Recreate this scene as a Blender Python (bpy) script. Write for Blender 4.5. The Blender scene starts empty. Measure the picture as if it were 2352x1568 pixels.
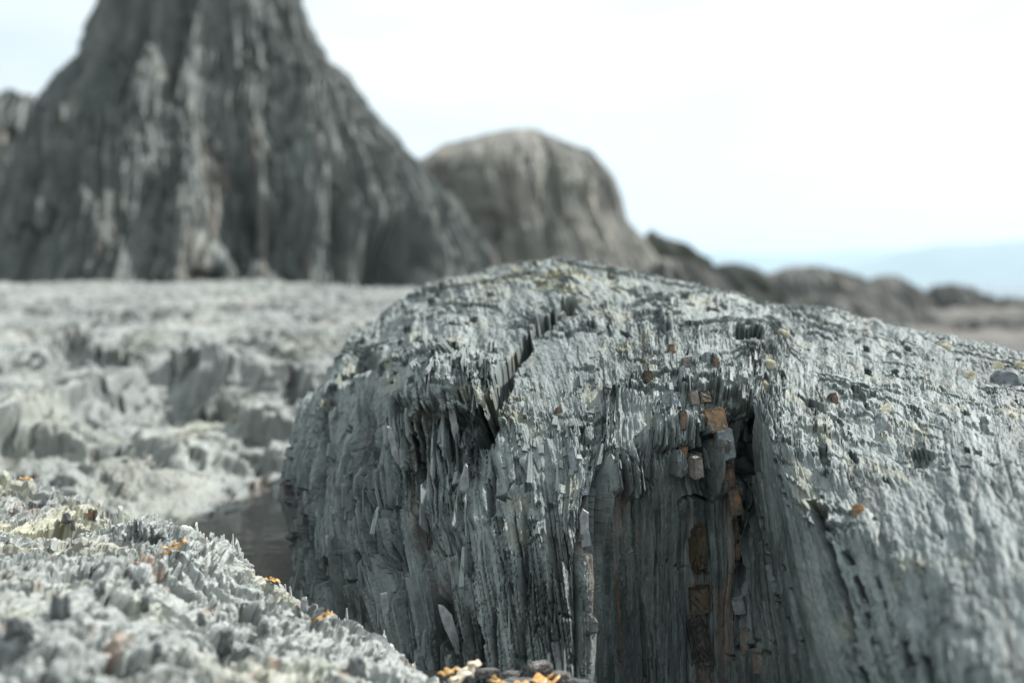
import bpy, bmesh, math, random
import numpy as np
from mathutils import Vector, Matrix
sc = bpy.context.scene
COL = sc.collection
rnd = random.Random(7)
f32 = np.float32

# ------------------------------------------------------------------ camera
LENS = 40.0
K = LENS / 36.0 * 2352.0      # metres per metre of depth -> survey units used for the measured outlines
HU, HV = 1176.0, 645.0        # the level line of sight in those units
cam_d = bpy.data.cameras.new("camera")
cam = bpy.data.objects.new("camera", cam_d)
COL.objects.link(cam)
cam.location = (0, 0, 0)
cam.rotation_euler = (math.radians(90), 0, 0)
cam_d.lens = LENS
cam_d.sensor_width = 36.0
cam_d.shift_y = -(784.0 - HV) / 2352.0
cam_d.clip_start = 0.02
cam_d.clip_end = 30000
cam_d.dof.use_dof = True
cam_d.dof.focus_distance = 0.93
cam_d.dof.aperture_fstop = 3.8
sc.camera = cam

# ------------------------------------------------------------------ world, sun, exposure
SUN_DIR = Vector((0.64, 0.27, 0.72)).normalized()
world = bpy.data.worlds.new("World")
sc.world = world
world.use_nodes = True
wn, wl = world.node_tree.nodes, world.node_tree.links
wn.clear()
w_out = wn.new('ShaderNodeOutputWorld')
w_bg = wn.new('ShaderNodeBackground')
w_bg.inputs['Strength'].default_value = 0.12
sky = wn.new('ShaderNodeTexSky')
sky.sky_type = 'NISHITA'
sky.sun_disc = False
sky.sun_elevation = math.asin(SUN_DIR.z)
sky.sun_rotation = math.atan2(SUN_DIR.x, SUN_DIR.y)
tc = wn.new('ShaderNodeTexCoord')
mp = wn.new('ShaderNodeMapping')
mp.inputs['Scale'].default_value = (1.6, 1.6, 6.0)
cl = wn.new('ShaderNodeTexNoise')
cl.inputs['Scale'].default_value = 1.5
cl.inputs['Detail'].default_value = 5
cl.inputs['Roughness'].default_value = 0.55
cr = wn.new('ShaderNodeValToRGB')
cr.color_ramp.elements[0].position = 0.36
cr.color_ramp.elements[0].color = (0.64, 0.64, 0.64, 1)
cr.color_ramp.elements[1].position = 0.62
cr.color_ramp.elements[1].color = (1, 1, 1, 1)
mx = wn.new('ShaderNodeMixRGB')
mx.inputs['Color2'].default_value = (6.5, 6.85, 6.9, 1)   # thin bright cloud veil
dp = wn.new('ShaderNodeVectorMath'); dp.operation = 'DOT_PRODUCT'
dp.inputs[1].default_value = SUN_DIR
mr = wn.new('ShaderNodeMapRange'); mr.interpolation_type = 'SMOOTHSTEP'
mr.inputs['From Min'].default_value = -.55; mr.inputs['From Max'].default_value = .42
mr.inputs['To Min'].default_value = .54; mr.inputs['To Max'].default_value = 1.0
vm = wn.new('ShaderNodeVectorMath'); vm.operation = 'SCALE'
vm.inputs[0].default_value = (6.55, 6.95, 6.97)
wl.new(tc.outputs['Generated'], dp.inputs[0])
wl.new(dp.outputs['Value'], mr.inputs['Value'])
wl.new(mr.outputs['Result'], vm.inputs['Scale'])
wl.new(vm.outputs['Vector'], mx.inputs['Color2'])
wl.new(tc.outputs['Generated'], mp.inputs['Vector'])
wl.new(mp.outputs['Vector'], cl.inputs['Vector'])
wl.new(cl.outputs['Fac'], cr.inputs['Fac'])
wl.new(cr.outputs['Color'], mx.inputs['Fac'])
wl.new(sky.outputs['Color'], mx.inputs['Color1'])
wl.new(mx.outputs['Color'], w_bg.inputs['Color'])
wl.new(w_bg.outputs['Background'], w_out.inputs['Surface'])

sun_d = bpy.data.lights.new("sun", 'SUN')
sun_d.energy = 5.0
sun_d.angle = math.radians(1.5)
sun_d.color = (1.0, 0.965, 0.92)
sun = bpy.data.objects.new("sun", sun_d)
COL.objects.link(sun)
sun.location = (3, 1, 6)
sun.rotation_euler = SUN_DIR.to_track_quat('Z', 'Y').to_euler()

sc.view_settings.view_transform = 'Standard'
sc.view_settings.look = 'None'
sc.view_settings.gamma = 1.0
sc.view_settings.exposure = 0.48
sc.cycles.use_denoising = True
sc.cycles.max_bounces = 6
sc.cycles.volume_bounces = 1
sc.cycles.diffuse_bounces = 3
sc.cycles.glossy_bounces = 2
sc.cycles.caustics_reflective = False
sc.cycles.sample_clamp_indirect = 4.0

# ------------------------------------------------------------------ numpy noise
def hsh(i, j, seed):
    a = (i.astype(np.int64) * 374761393 + j.astype(np.int64) * 668265263 + seed * 1442695041 + 12345) & 0xffffffff
    a = ((a ^ (a >> 13)) * 1274126177) & 0xffffffff
    a = ((a ^ (a >> 16)) * 2246822519) & 0xffffffff
    a = a ^ (a >> 15)
    return (a & 0xffffff).astype(f32) / f32(0x1000000)

Z0 = np.zeros(1, np.int64)
def vn(x, y, seed):
    xi, yi = np.floor(x), np.floor(y)
    fx, fy = (x - xi).astype(f32), (y - yi).astype(f32)
    fx = fx * fx * fx * (fx * (fx * 6 - 15) + 10)
    fy = fy * fy * fy * (fy * (fy * 6 - 15) + 10)
    xi, yi = xi.astype(np.int64), yi.astype(np.int64)
    a, b = hsh(xi, yi, seed), hsh(xi + 1, yi, seed)
    c, d = hsh(xi, yi + 1, seed), hsh(xi + 1, yi + 1, seed)
    a = a + (b - a) * fx
    c = c + (d - c) * fx
    return (a + (c - a) * fy) * 2 - 1

def fbm(x, y, seed, o=4, g=0.5):
    r, amp, tot = 0, 1.0, 0
    for k in range(o):
        r = r + amp * vn(x * 2 ** k + 17.3 * k, y * 2 ** k + 5.1 * k, seed + k)
        tot += amp
        amp *= g
    return r / tot

def sst(a, b, x):
    t = np.clip((x - a) / (b - a), 0, 1)
    return t * t * (3 - 2 * t)

def blades(S, A, w, L, seed, jag=0.35, shingle=0.35, wv=1.0):
    """slivers of slate: columns about w wide, broken about every L; returns value, column id hash, edge groove"""
    warp = wv * 0.9 * vn(S / (w * 3.1), A / (L * 2.5), seed + 11) + 0.25 * vn(S / w, A / (L * .35), seed + 12)
    Sw = S / w + warp
    i = np.floor(Sw).astype(np.int64)
    f = (Sw - i).astype(f32)
    h1 = hsh(i, Z0, seed + 1)
    Lj = L * (0.45 + 1.3 * h1)
    Aj = A / Lj + 37.0 * hsh(i, Z0, seed + 2) + jag * vn(Sw * 2.3, A / (L * .6), seed + 3) + .12 * vn(Sw * 9, A / (L * .2), seed + 6)
    j = np.floor(Aj).astype(np.int64)
    g = (Aj - j).astype(f32)
    val = hsh(i, j, seed + 4) * 2 - 1
    val = val + shingle * (hsh(i, j, seed + 5) - .2) * (g - .5) * 2 + .3 * (hsh(i, j, seed + 7) - .5) * (f - .5) * 2
    groove = np.clip(1 - np.minimum(f, 1 - f) * 6, 0, 1)
    return val.astype(f32), h1, groove.astype(f32), hsh(i, j, seed + 8)

def seg_dist(U, V, pts):
    best = np.full(U.shape, 1e9, f32)
    tt = np.zeros(U.shape, f32)
    n = len(pts) - 1
    for k in range(n):
        (x0, y0), (x1, y1) = pts[k], pts[k + 1]
        dx, dy = x1 - x0, y1 - y0
        t = np.clip(((U - x0) * dx + (V - y0) * dy) / (dx * dx + dy * dy), 0, 1)
        d = np.hypot(U - x0 - t * dx, V - y0 - t * dy)
        m = d < best
        best = np.where(m, d, best)
        tt = np.where(m, (k + t) / n, tt)
    return best, tt

def box(U, V, u0, u1, v0, v1, s):
    return sst(u0 - s, u0 + s, U) * sst(u1 + s, u1 - s, U) * sst(v0 - s, v0 + s, V) * sst(v1 + s, v1 - s, V)

def bump(U, V, u, v, ru, rv, p=2):
    return np.exp(-(((U - u) / ru) ** 2 + ((V - v) / rv) ** 2) ** (p / 2)).astype(f32)

# ------------------------------------------------------------------ nets
def cr_interp(net, m, axis):
    """Catmull-Rom resample of net along axis to m samples, evenly by mean chord length"""
    net = np.moveaxis(net, axis, 0)
    n = net.shape[0]
    def ev(t):
        t = np.clip(t, 0, n - 1 - 1e-6)
        i = np.floor(t).astype(int)
        f = (t - i).reshape((-1,) + (1,) * (net.ndim - 1))
        p0 = net[np.maximum(i - 1, 0)]; p1 = net[i]; p2 = net[np.minimum(i + 1, n - 1)]; p3 = net[np.minimum(i + 2, n - 1)]
        return 0.5 * ((2 * p1) + (-p0 + p2) * f + (2 * p0 - 5 * p1 + 4 * p2 - p3) * f * f + (-p0 + 3 * p1 - 3 * p2 + p3) * f ** 3)
    return ev, n

def resample(net, rows, cols, wr=None, wc=None):
    """net: (R, C, 3) survey (u, v, d) -> dense grid"""
    for axis, m, wt in ((0, rows, wr), (1, cols, wc)):
        ev, n = cr_interp(net, m, axis)
        ts = np.linspace(0, n - 1, 40 * n)
        q = ev(ts)
        d = q[..., 2]
        X = np.stack([(q[..., 0] - HU) * d / K, d, -(q[..., 1] - HV) * d / K], -1)
        seg = np.linalg.norm(np.diff(X, axis=0), axis=-1)
        seg = seg.reshape(seg.shape[0], -1).mean(1)
        if wt is not None:
            seg = seg * np.interp((ts[:-1] + ts[1:]) / 2, wt[0], wt[1])
        cum = np.concatenate([[0], np.cumsum(seg)])
        t = np.interp(np.linspace(0, cum[-1], m), cum, ts)
        net = np.moveaxis(ev(t), 0, axis)
    return net

def to_world(G):
    d = G[..., 2]
    return np.stack([(G[..., 0] - HU) * d / K, d, -(G[..., 1] - HV) * d / K], -1)

def normals(P):
    a = np.gradient(P, axis=1)
    b = np.gradient(P, axis=0)
    n = np.cross(a, b)
    n /= (np.linalg.norm(n, axis=-1, keepdims=True) + 1e-12)
    return n

def arc(P, axis):
    s = np.linalg.norm(np.diff(P, axis=axis), axis=-1)
    s = np.cumsum(s, axis=axis)
    pad = [(0, 0), (0, 0)]
    pad[axis] = (1, 0)
    return np.pad(s, pad)

def blur(Nn, k):
    for ax in (0, 1):
        for _ in range(2):
            c = np.cumsum(np.pad(Nn, [(k + 1, k) if a == ax else (0, 0) for a in range(Nn.ndim)], mode='edge'), axis=ax)
            sl1 = [slice(None)] * Nn.ndim; sl2 = [slice(None)] * Nn.ndim
            sl1[ax] = slice(2 * k + 1, None); sl2[ax] = slice(0, -(2 * k + 1))
            Nn = (c[tuple(sl1)] - c[tuple(sl2)]) / (2 * k + 1)
    return Nn

def grid_mesh(name, P, mat, attrs, parent=None, wrap=False, extra=None, smooth=False):
    """P: (R, C, 3); outward = du x dv. extra = (verts, quads, attrs) merged into the same mesh"""
    R, C = P.shape[:2]
    idx = np.arange(R * C, dtype=np.int32).reshape(R, C)
    if wrap:
        nx = np.roll(idx, -1, axis=1)
        q = np.stack([idx[:-1], nx[:-1], nx[1:], idx[1:]], -1).reshape(-1, 4)
    else:
        q = np.stack([idx[:-1, :-1], idx[:-1, 1:], idx[1:, 1:], idx[1:, :-1]], -1).reshape(-1, 4)
    V = P.reshape(-1, 3).astype(f32)
    at = {k: v.reshape(-1).astype(f32) for k, v in attrs.items()}
    if extra is not None and len(extra[0]):
        q = np.concatenate([q, extra[1] + len(V)])
        V = np.concatenate([V, extra[0].astype(f32)])
        for k in at:
            at[k] = np.concatenate([at[k], extra[2][k].astype(f32)])
    me = bpy.data.meshes.new(name)
    me.vertices.add(len(V))
    me.vertices.foreach_set('co', V.ravel())
    me.loops.add(q.size)
    me.loops.foreach_set('vertex_index', q.astype(np.int32).ravel())
    me.polygons.add(len(q))
    me.polygons.foreach_set('loop_start', np.arange(0, q.size, 4, dtype=np.int32))
    me.polygons.foreach_set('loop_total', np.full(len(q), 4, np.int32))
    me.update(calc_edges=True)
    me.polygons.foreach_set('use_smooth', np.full(len(q), smooth, bool))
    for k, v in at.items():
        a = me.attributes.new(k, 'FLOAT', 'POINT')
        a.data.foreach_set('value', v)
    me.materials.append(mat)
    o = bpy.data.objects.new(name, me)
    COL.objects.link(o)
    if parent:
        o.parent = parent
    return o

def tag(o, label=None, cat=None, group=None, kind=None):
    if label: o['label'] = label
    if cat: o['category'] = cat
    if group: o['group'] = group
    if kind: o['kind'] = kind
    return o

def empty(name, loc=(0, 0, 0)):
    o = bpy.data.objects.new(name, None)
    COL.objects.link(o)
    o.location = loc
    o.empty_display_size = .02
    return o

# ------------------------------------------------------------------ materials
def slate(name, dark, mid, light,  rust=(.30, .13, .045), lichen=(.36, .33, .19), grain=230, bumpd=.0012, rough=.62, spec=.4, streak=.25):
    dark, mid, light = [(c[0], c[1], c[2] * .955) for c in (dark, mid, light)]
    m = bpy.data.materials.new(name)
    m.use_nodes = True
    n, l = m.node_tree.nodes, m.node_tree.links
    n.clear()
    out = n.new('ShaderNodeOutputMaterial')
    p = n.new('ShaderNodeBsdfPrincipled')
    l.new(p.outputs[0], out.inputs['Surface'])
    def at(k):
        a = n.new('ShaderNodeAttribute'); a.attribute_name = k
        return a.outputs['Fac']
    geo = n.new('ShaderNodeTexCoord')
    mp = n.new('ShaderNodeMapping'); mp.inputs['Scale'].default_value = (1, 1, streak)
    l.new(geo.outputs['Object'], mp.inputs['Vector'])
    ns = n.new('ShaderNodeTexNoise'); ns.inputs['Scale'].default_value = grain; ns.inputs['Detail'].default_value = 6
    ns.inputs['Roughness'].default_value = .7
    l.new(mp.outputs[0], ns.inputs['Vector'])
    n2 = n.new('ShaderNodeTexNoise'); n2.inputs['Scale'].default_value = grain * .09; n2.inputs['Detail'].default_value = 5
    l.new(geo.outputs['Object'], n2.inputs['Vector'])
    # tint + grain
    ma = n.new('ShaderNodeMath'); ma.operation = 'MULTIPLY_ADD'; ma.inputs[1].default_value = .75
    l.new(ns.outputs['Fac'], ma.inputs[0])
    mb = n.new('ShaderNodeMath'); mb.operation = 'MULTIPLY_ADD'; mb.inputs[1].default_value = .6
    l.new(n2.outputs['Fac'], mb.inputs[0]); mb.inputs[2].default_value = -.68
    l.new(mb.outputs[0], ma.inputs[2])
    ad = n.new('ShaderNodeMath'); ad.operation = 'ADD'
    l.new(at('tint'), ad.inputs[0]); l.new(ma.outputs[0], ad.inputs[1])
    rp = n.new('ShaderNodeValToRGB')
    e = rp.color_ramp.elements
    e[0].position, e[0].color = .12, (*dark, 1)
    e[1].position, e[1].color = .92, (*light, 1)
    x = e.new(.5); x.color = (*mid, 1)
    l.new(ad.outputs[0], rp.inputs['Fac'])
    c = rp.outputs['Color']
    for k, colr in (('rust', rust), ('lichen', lichen)):
        mxx = n.new('ShaderNodeMixRGB')
        mxx.inputs['Color2'].default_value = (*colr, 1)
        mm = n.new('ShaderNodeMath'); mm.operation = 'MULTIPLY'; mm.use_clamp = True
        gg = n.new('ShaderNodeMath'); gg.operation = 'MULTIPLY'; gg.inputs[1].default_value = 1.9
        l.new(ns.outputs['Fac'], gg.inputs[0])
        l.new(at(k), mm.inputs[0]); l.new(gg.outputs[0], mm.inputs[1])
        l.new(mm.outputs[0], mxx.inputs['Fac']); l.new(c, mxx.inputs['Color1'])
        c = mxx.outputs['Color']
    l.new(c, p.inputs['Base Color'])
    p.inputs['Roughness'].default_value = rough
    p.inputs['Specular IOR Level'].default_value = spec
    b = n.new('ShaderNodeBump'); b.inputs['Strength'].default_value = .7; b.inputs['Distance'].default_value = bumpd
    l.new(ns.outputs['Fac'], b.inputs['Height'])
    l.new(b.outputs[0], p.inputs['Normal'])
    return m

def stone(name, c1, c2, scale=120, rough=.6, spec=.4, bumpd=.001, c3=None):
    m = bpy.data.materials.new(name)
    m.use_nodes = True
    n, l = m.node_tree.nodes, m.node_tree.links
    p = n['Principled BSDF']
    tcn = n.new('ShaderNodeTexCoord')
    ns = n.new('ShaderNodeTexNoise'); ns.inputs['Scale'].default_value = scale; ns.inputs['Detail'].default_value = 6; ns.inputs['Roughness'].default_value = .65
    l.new(tcn.outputs['Object'], ns.inputs['Vector'])
    r = n.new('ShaderNodeValToRGB')
    r.color_ramp.elements[0].position, r.color_ramp.elements[0].color = .35, (*c1, 1)
    r.color_ramp.elements[1].position, r.color_ramp.elements[1].color = .66, (*c2, 1)
    if c3:
        x = r.color_ramp.elements.new(.52); x.color = (*c3, 1)
    l.new(ns.outputs['Fac'], r.inputs['Fac']); l.new(r.outputs['Color'], p.inputs['Base Color'])
    b = n.new('ShaderNodeBump'); b.inputs['Strength'].default_value = .6; b.inputs['Distance'].default_value = bumpd
    l.new(ns.outputs['Fac'], b.inputs['Height']); l.new(b.outputs[0], p.inputs['Normal'])
    p.inputs['Roughness'].default_value = rough
    p.inputs['Specular IOR Level'].default_value = spec
    return m

M_main = slate('slate_main', (.055, .069, .071), (.165, .193, .197), (.29, .325, .33), spec=.4, rough=.56)
M_near = slate('slate_pale', (.115, .127, .128), (.275, .297, .298), (.44, .465, .468), lichen=(.46, .44, .30), spec=.55, rough=.5)
M_shelf = slate('slate_shelf', (.09, .10, .10), (.225, .245, .246), (.36, .385, .387), lichen=(.36, .34, .22), grain=120, bumpd=.002)
M_stack = slate('slate_stack', (.07, .082, .083), (.15, .168, .167), (.22, .241, .239), rust=(.27, .15, .09), lichen=(.24, .21, .17), grain=30, bumpd=.006)
M_round = slate('slate_boulder', (.13, .134, .128), (.21, .212, .20), (.295, .288, .266), rust=(.28, .18, .12), lichen=(.32, .27, .2), grain=24, bumpd=.006)
M_dark = slate('slate_dark', (.045, .052, .05), (.11, .12, .115), (.20, .205, .195), grain=14, bumpd=.02, spec=.12, rough=.85)
M_shore = slate('shore_rock', (.10, .103, .103), (.20, .202, .2), (.32, .317, .31), grain=9, bumpd=.02, spec=.12, rough=.85)
M_ground = slate('shore_ground', (.07, .072, .073), (.145, .144, .143), (.23, .227, .222), grain=6, bumpd=.01, streak=1, spec=.05, rough=.9)

# ------------------------------------------------------------------ helpers for rock detail
QB = np.array([[0, 1, 2, 3], [7, 6, 5, 4], [0, 4, 5, 1], [1, 5, 6, 2], [2, 6, 7, 3], [3, 7, 4, 0]], np.int32)
def blade_batch(P, Nn, Ts, Ta, idx, seed, th, dp, ln, lean=.12, lift=0.0):
    """thin split slivers standing in the cleavage, part of the rock's own mesh"""
    r = np.random.RandomState(seed)
    n = len(idx)
    p, nn, s, a = P[idx], Nn[idx], Ts[idx], Ta[idx]
    T = th[0] + (th[1] - th[0]) * r.rand(n) ** 2
    D = dp[0] + (dp[1] - dp[0]) * r.rand(n) ** 2
    L = ln[0] + (ln[1] - ln[0]) * r.rand(n) ** 2
    a = a + nn * (r.randn(n, 1) * lean * .7) + s * (r.randn(n, 1) * lean * .4)
    a /= np.linalg.norm(a, axis=1, keepdims=True)
    s = s + nn * (r.randn(n, 1) * .25); s /= np.linalg.norm(s, axis=1, keepdims=True)
    base = p + nn * (D * (lift - .15) )[:, None]
    vs = []
    for top in (0, 1):
        for (su, sv) in ((-1, -1), (1, -1), (1, 1), (-1, 1)):
            w = (r.rand(n) * .5 + .35) if top else (r.rand(n) * .3 + .8)
            h = L * (.5 - (.28 * r.rand(n) if sv > 0 else .0)) if top else -L * (.5 - .15 * r.rand(n))
            vs.append(base + s * (su * T * .5 * w)[:, None] + nn * (sv * D * .5 * w)[:, None] + a * h[:, None])
    V = np.stack(vs, 1).reshape(-1, 3)
    Q = (QB[None] + (np.arange(n) * 8)[:, None, None]).reshape(-1, 4)
    # corner order (-s,-n),(+s,-n),(+s,+n),(-s,+n)
    tint = np.repeat(.25 + .6 * r.rand(n), 8)
    return V, Q, {'tint': tint, 'rust': np.zeros(n * 8), 'lichen': np.zeros(n * 8)}

def cat_batches(bs):
    off = 0
    Vs, Qs, at = [], [], {k: [] for k in ('tint', 'rust', 'lichen')}
    for V, Q, a in bs:
        Vs.append(V); Qs.append(Q + off); off += len(V)
        for k in at: at[k].append(a[k])
    return np.concatenate(Vs), np.concatenate(Qs), {k: np.concatenate(v) for k, v in at.items()}

def frames(P):
    Ts = np.gradient(P, axis=1); Ts /= np.linalg.norm(Ts, axis=-1, keepdims=True) + 1e-12
    Ta = np.gradient(P, axis=0); Ta /= np.linalg.norm(Ta, axis=-1, keepdims=True) + 1e-12
    return Ts, Ta

def chunk(name, size, mat, M, parent, seed, cuts=5, rough=.06, bev=.12):
    """a broken block of stone: a worn box with chipped corners"""
    r = random.Random(seed)
    bm = bmesh.new()
    bmesh.ops.create_cube(bm, size=1.0)
    for v in bm.verts:
        v.co += Vector((r.uniform(-.08, .08), r.uniform(-.08, .08), r.uniform(-.08, .08)))
    bmesh.ops.bevel(bm, geom=bm.edges[:], offset=bev, segments=2, affect='EDGES', profile=.6)
    bmesh.ops.subdivide_edges(bm, edges=bm.edges[:], cuts=cuts, use_grid_fill=True)
    for v in bm.verts:
        nn = v.co.normalized()
        v.co += nn * r.uniform(-rough, rough) * .5
    for v in bm.verts:
        v.co = Vector((v.co.x * size[0], v.co.y * size[1], v.co.z * size[2]))
    me = bpy.data.meshes.new(name); bm.to_mesh(me); bm.free()
    me.materials.append(mat)
    o = bpy.data.objects.new(name, me); COL.objects.link(o)
    o.matrix_world = M
    if parent:
        o.parent = parent
    return o

def sweep(name, pts, radii, mat, flat=(1, 1), seg=8, parent=None, seed=0, lump=.15):
    """tapering strip along pts"""
    r = random.Random(seed)
    bm = bmesh.new()
    rings = []
    n = len(pts)
    for k, p in enumerate(pts):
        p = Vector(p)
        t = (Vector(pts[min(k + 1, n - 1)]) - Vector(pts[max(k - 1, 0)])).normalized()
        sd = t.cross(Vector((0, 0, 1)))
        sd = sd.normalized() if sd.length > 1e-6 else Vector((1, 0, 0))
        up = sd.cross(t)
        ring = []
        for q in range(seg):
            an = 2 * math.pi * q / seg
            rr = radii[k] * (1 + r.uniform(-lump, lump))
            ring.append(bm.verts.new(p + sd * math.cos(an) * rr * flat[0] + up * math.sin(an) * rr * flat[1]))
        rings.append(ring)
    for k in range(n - 1):
        for q in range(seg):
            bm.faces.new((rings[k][q], rings[k][(q + 1) % seg], rings[k + 1][(q + 1) % seg], rings[k + 1][q]))
    bm.faces.new(rings[0][::-1]); bm.faces.new(rings[-1])
    for f in bm.faces: f.smooth = True
    bmesh.ops.recalc_face_normals(bm, faces=bm.faces[:])
    me = bpy.data.meshes.new(name); bm.to_mesh(me); bm.free()
    me.materials.append(mat)
    o = bpy.data.objects.new(name, me); COL.objects.link(o)
    if parent: o.parent = parent
    return o

def flake(name, outline, thick, mat, M, parent=None, seed=0):
    """thin split flake: an irregular outline given real thickness and chipped edges"""
    r = random.Random(seed)
    bm = bmesh.new()
    pts = []
    n = len(outline)
    for k in range(n):
        a, b = Vector(outline[k]), Vector(outline[(k + 1) % n])
        for q in range(4):
            t = q / 4
            p = a.lerp(b, t)
            pts.append(p + Vector((r.uniform(-1, 1), r.uniform(-1, 1))) * (a - b).length * .025)
    layers = []
    for z, s in ((-.5, .93), (-.2, 1), (.25, .98), (.5, .86)):
        c = sum(pts, Vector((0, 0))) / len(pts)
        layers.append([bm.verts.new(((c + (p - c) * s).x, z * thick + r.uniform(-.1, .1) * thick, (c + (p - c) * s).y)) for p in pts])
    m = len(pts)
    for a, b in zip(layers, layers[1:]):
        for k in range(m):
            bm.faces.new((a[k], a[(k + 1) % m], b[(k + 1) % m], b[k]))
    for lay, fl in ((layers[0], 1), (layers[-1], 0)):
        c = bm.verts.new(sum((v.co for v in lay), Vector()) / m + Vector((0, (.12 if not fl else -.12) * thick, 0)))
        for k in range(m):
            bm.faces.new((lay[k], lay[(k + 1) % m], c))
    bmesh.ops.recalc_face_normals(bm, faces=bm.faces[:])
    me = bpy.data.meshes.new(name); bm.to_mesh(me); bm.free()
    me.materials.append(mat)
    o = bpy.data.objects.new(name, me); COL.objects.link(o)
    o.matrix_world = M
    if parent: o.parent = parent
    return o

# ================================================================== THE MAIN OUTCROP
ROWV = (1700, 1500, 1350, 1200, 1060, 930, 820)
def rows(*p):
    return list(p)
# columns of (u, v, d), foot to crest; two rows behind the crest are added below
C = [
 rows((900,1600,1.42),(880,1400,1.5),(880,1280,1.55),(890,1150,1.6),(900,1030,1.62),(920,930,1.65),(960,860,1.66),(990,810,1.68),(1000,770,1.7)),
 rows((675,1690,1.08),(682,1500,1.12),(686,1350,1.15),(690,1200,1.18),(696,1060,1.21),(715,940,1.26),(748,862,1.31),(785,815,1.37),(835,785,1.45)),
 rows((775,1700,.96),(772,1500,.99),(768,1350,1.02),(768,1200,1.05),(785,1060,1.09),(812,930,1.15),(850,835,1.23),(892,765,1.33),(945,694,1.46)),
 rows((930,1700,.88),(920,1500,.91),(910,1350,.935),(902,1200,.965),(902,1060,1.0),(915,930,1.05),(945,820,1.14),(985,735,1.26),(1020,650,1.46)),
 rows((1085,1700,.835),(1080,1500,.865),(1075,1350,.885),(1070,1200,.915),(1072,1060,.955),(1080,930,1.0),(1095,820,1.08),(1115,720,1.21),(1135,611,1.46)),
 rows((1250,1700,.815),(1250,1500,.845),(1250,1350,.865),(1250,1200,.89),(1250,1060,.925),(1250,930,.98),(1250,820,1.06),(1250,712,1.19),(1250,599,1.44)),
 rows((1362,1700,.815),(1358,1500,.845),(1350,1350,.865),(1332,1200,.885),(1360,1060,.92),(1370,930,.975),(1375,820,1.05),(1372,712,1.18),(1368,613,1.42)),
 rows((1400,1700,.90),(1396,1500,.92),(1388,1350,.928),(1392,1200,.918),(1400,1060,.925),(1420,930,.97),(1425,820,1.05),(1425,715,1.17),(1420,626,1.41)),
 rows((1540,1700,.93),(1540,1500,.955),(1540,1350,.965),(1542,1200,.955),(1548,1060,.935),(1555,930,.965),(1555,820,1.045),(1550,722,1.16),(1545,655,1.38)),
 rows((1690,1700,.92),(1692,1500,.945),(1692,1350,.965),(1694,1200,.97),(1690,1060,.965),(1690,930,.97),(1690,825,1.035),(1685,735,1.15),(1680,680,1.36)),
 rows((1765,1700,.86),(1752,1500,.90),(1740,1350,.935),(1732,1200,.96),(1728,1060,.97),(1732,930,.968),(1738,830,1.03),(1742,745,1.14),(1745,693,1.34)),
 rows((1850,1700,.755),(1830,1500,.80),(1805,1350,.845),(1785,1200,.885),(1765,1060,.915),(1765,930,.96),(1775,835,1.03),(1785,755,1.14),(1790,702,1.32)),
 rows((1960,1700,.66),(1915,1500,.725),(1880,1350,.775),(1850,1200,.82),(1820,1060,.88),(1815,940,.955),(1830,845,1.025),(1845,765,1.13),(1855,709,1.3)),
 rows((2120,1700,.6),(2080,1500,.66),(2045,1350,.715),(2015,1200,.77),(1990,1065,.855),(1980,945,.945),(1985,860,1.02),(1990,785,1.12),(1995,728,1.27)),
 rows((2300,1700,.53),(2270,1500,.59),(2245,1350,.645),(2215,1200,.715),(2190,1075,.81),(2175,970,.90),(2172,890,.985),(2174,820,1.08),(2180,763,1.21)),
 rows((2500,1700,.49),(2470,1500,.54),(2440,1350,.6),(2410,1200,.67),(2390,1090,.76),(2380,1000,.86),(2375,930,.94),(2370,865,1.02),(2365,806,1.13)),
 rows((2780,1700,.47),(2740,1500,.52),(2710,1350,.57),(2680,1200,.64),(2660,1110,.73),(2640,1030,.82),(2630,970,.90),(2620,910,.98),(2610,862,1.09)),
]
for c in C:
    u, v, d = c[-1]
    k = HU + (u - HU) * d / (d + .28)
    c.append((k + (60 if c is C[1] else 0), v + 55, d + .28))
    c.append((HU + (u - HU) * d / (d + .52), v + 175, d + .52))
    c.append((HU + (u - HU) * d / (d + .6), max(v + 330, HV + .55 * K / (d + .6)), d + .6))
C.append([(u + .10 * K / d, v + 45, d) for (u, v, d) in C[-1]])
C.append([(u + .16 * K / d, max(v, HV + .55 * K / d), d) for (u, v, d) in C[-1]])      # the far end drops to the ground
net = np.array(C, float).transpose(1, 0, 2)
NR, NC = 1250, 1760
G = resample(net, NR, NC, wr=((0, 1, 8, 8.6, 11), (1.0, 1, 1, .5, .12)), wc=((0, 1, 15, 16, 18), (.25, 1, 1, .3, .3)))
P = to_world(G); U = G[..., 0].astype(f32); V = G[..., 1].astype(f32)
N = blur(normals(P), 9); N /= np.linalg.norm(N, axis=-1, keepdims=True)
S = (P[..., 0] + .10 * P[..., 2]).astype(f32)               # across the cleavage
S = S + (.35 * np.maximum(0, 1.1 - P[..., 1]) * sst(1700, 1900, U)).astype(f32) * 0
Sarc = arc(P, 1).astype(f32)
A = arc(P, 0).astype(f32)
# the cleavage stays upright on the front but along the left end the arc takes over
Sx = np.where(U < 1000, Sarc - Sarc[:, [0]], 0)
S = (Sarc.mean(0)[None, :] + (.04 + .10 * sst(720, 900, U) * sst(1560, 1330, U)) * (A - .45)).astype(f32)
front = sst(1, -1, V - (U * 0 + 3000)) * 0 + 1
top = sst(.25, .7, N[..., 2]).astype(f32)                    # 1 on upward slopes
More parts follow.
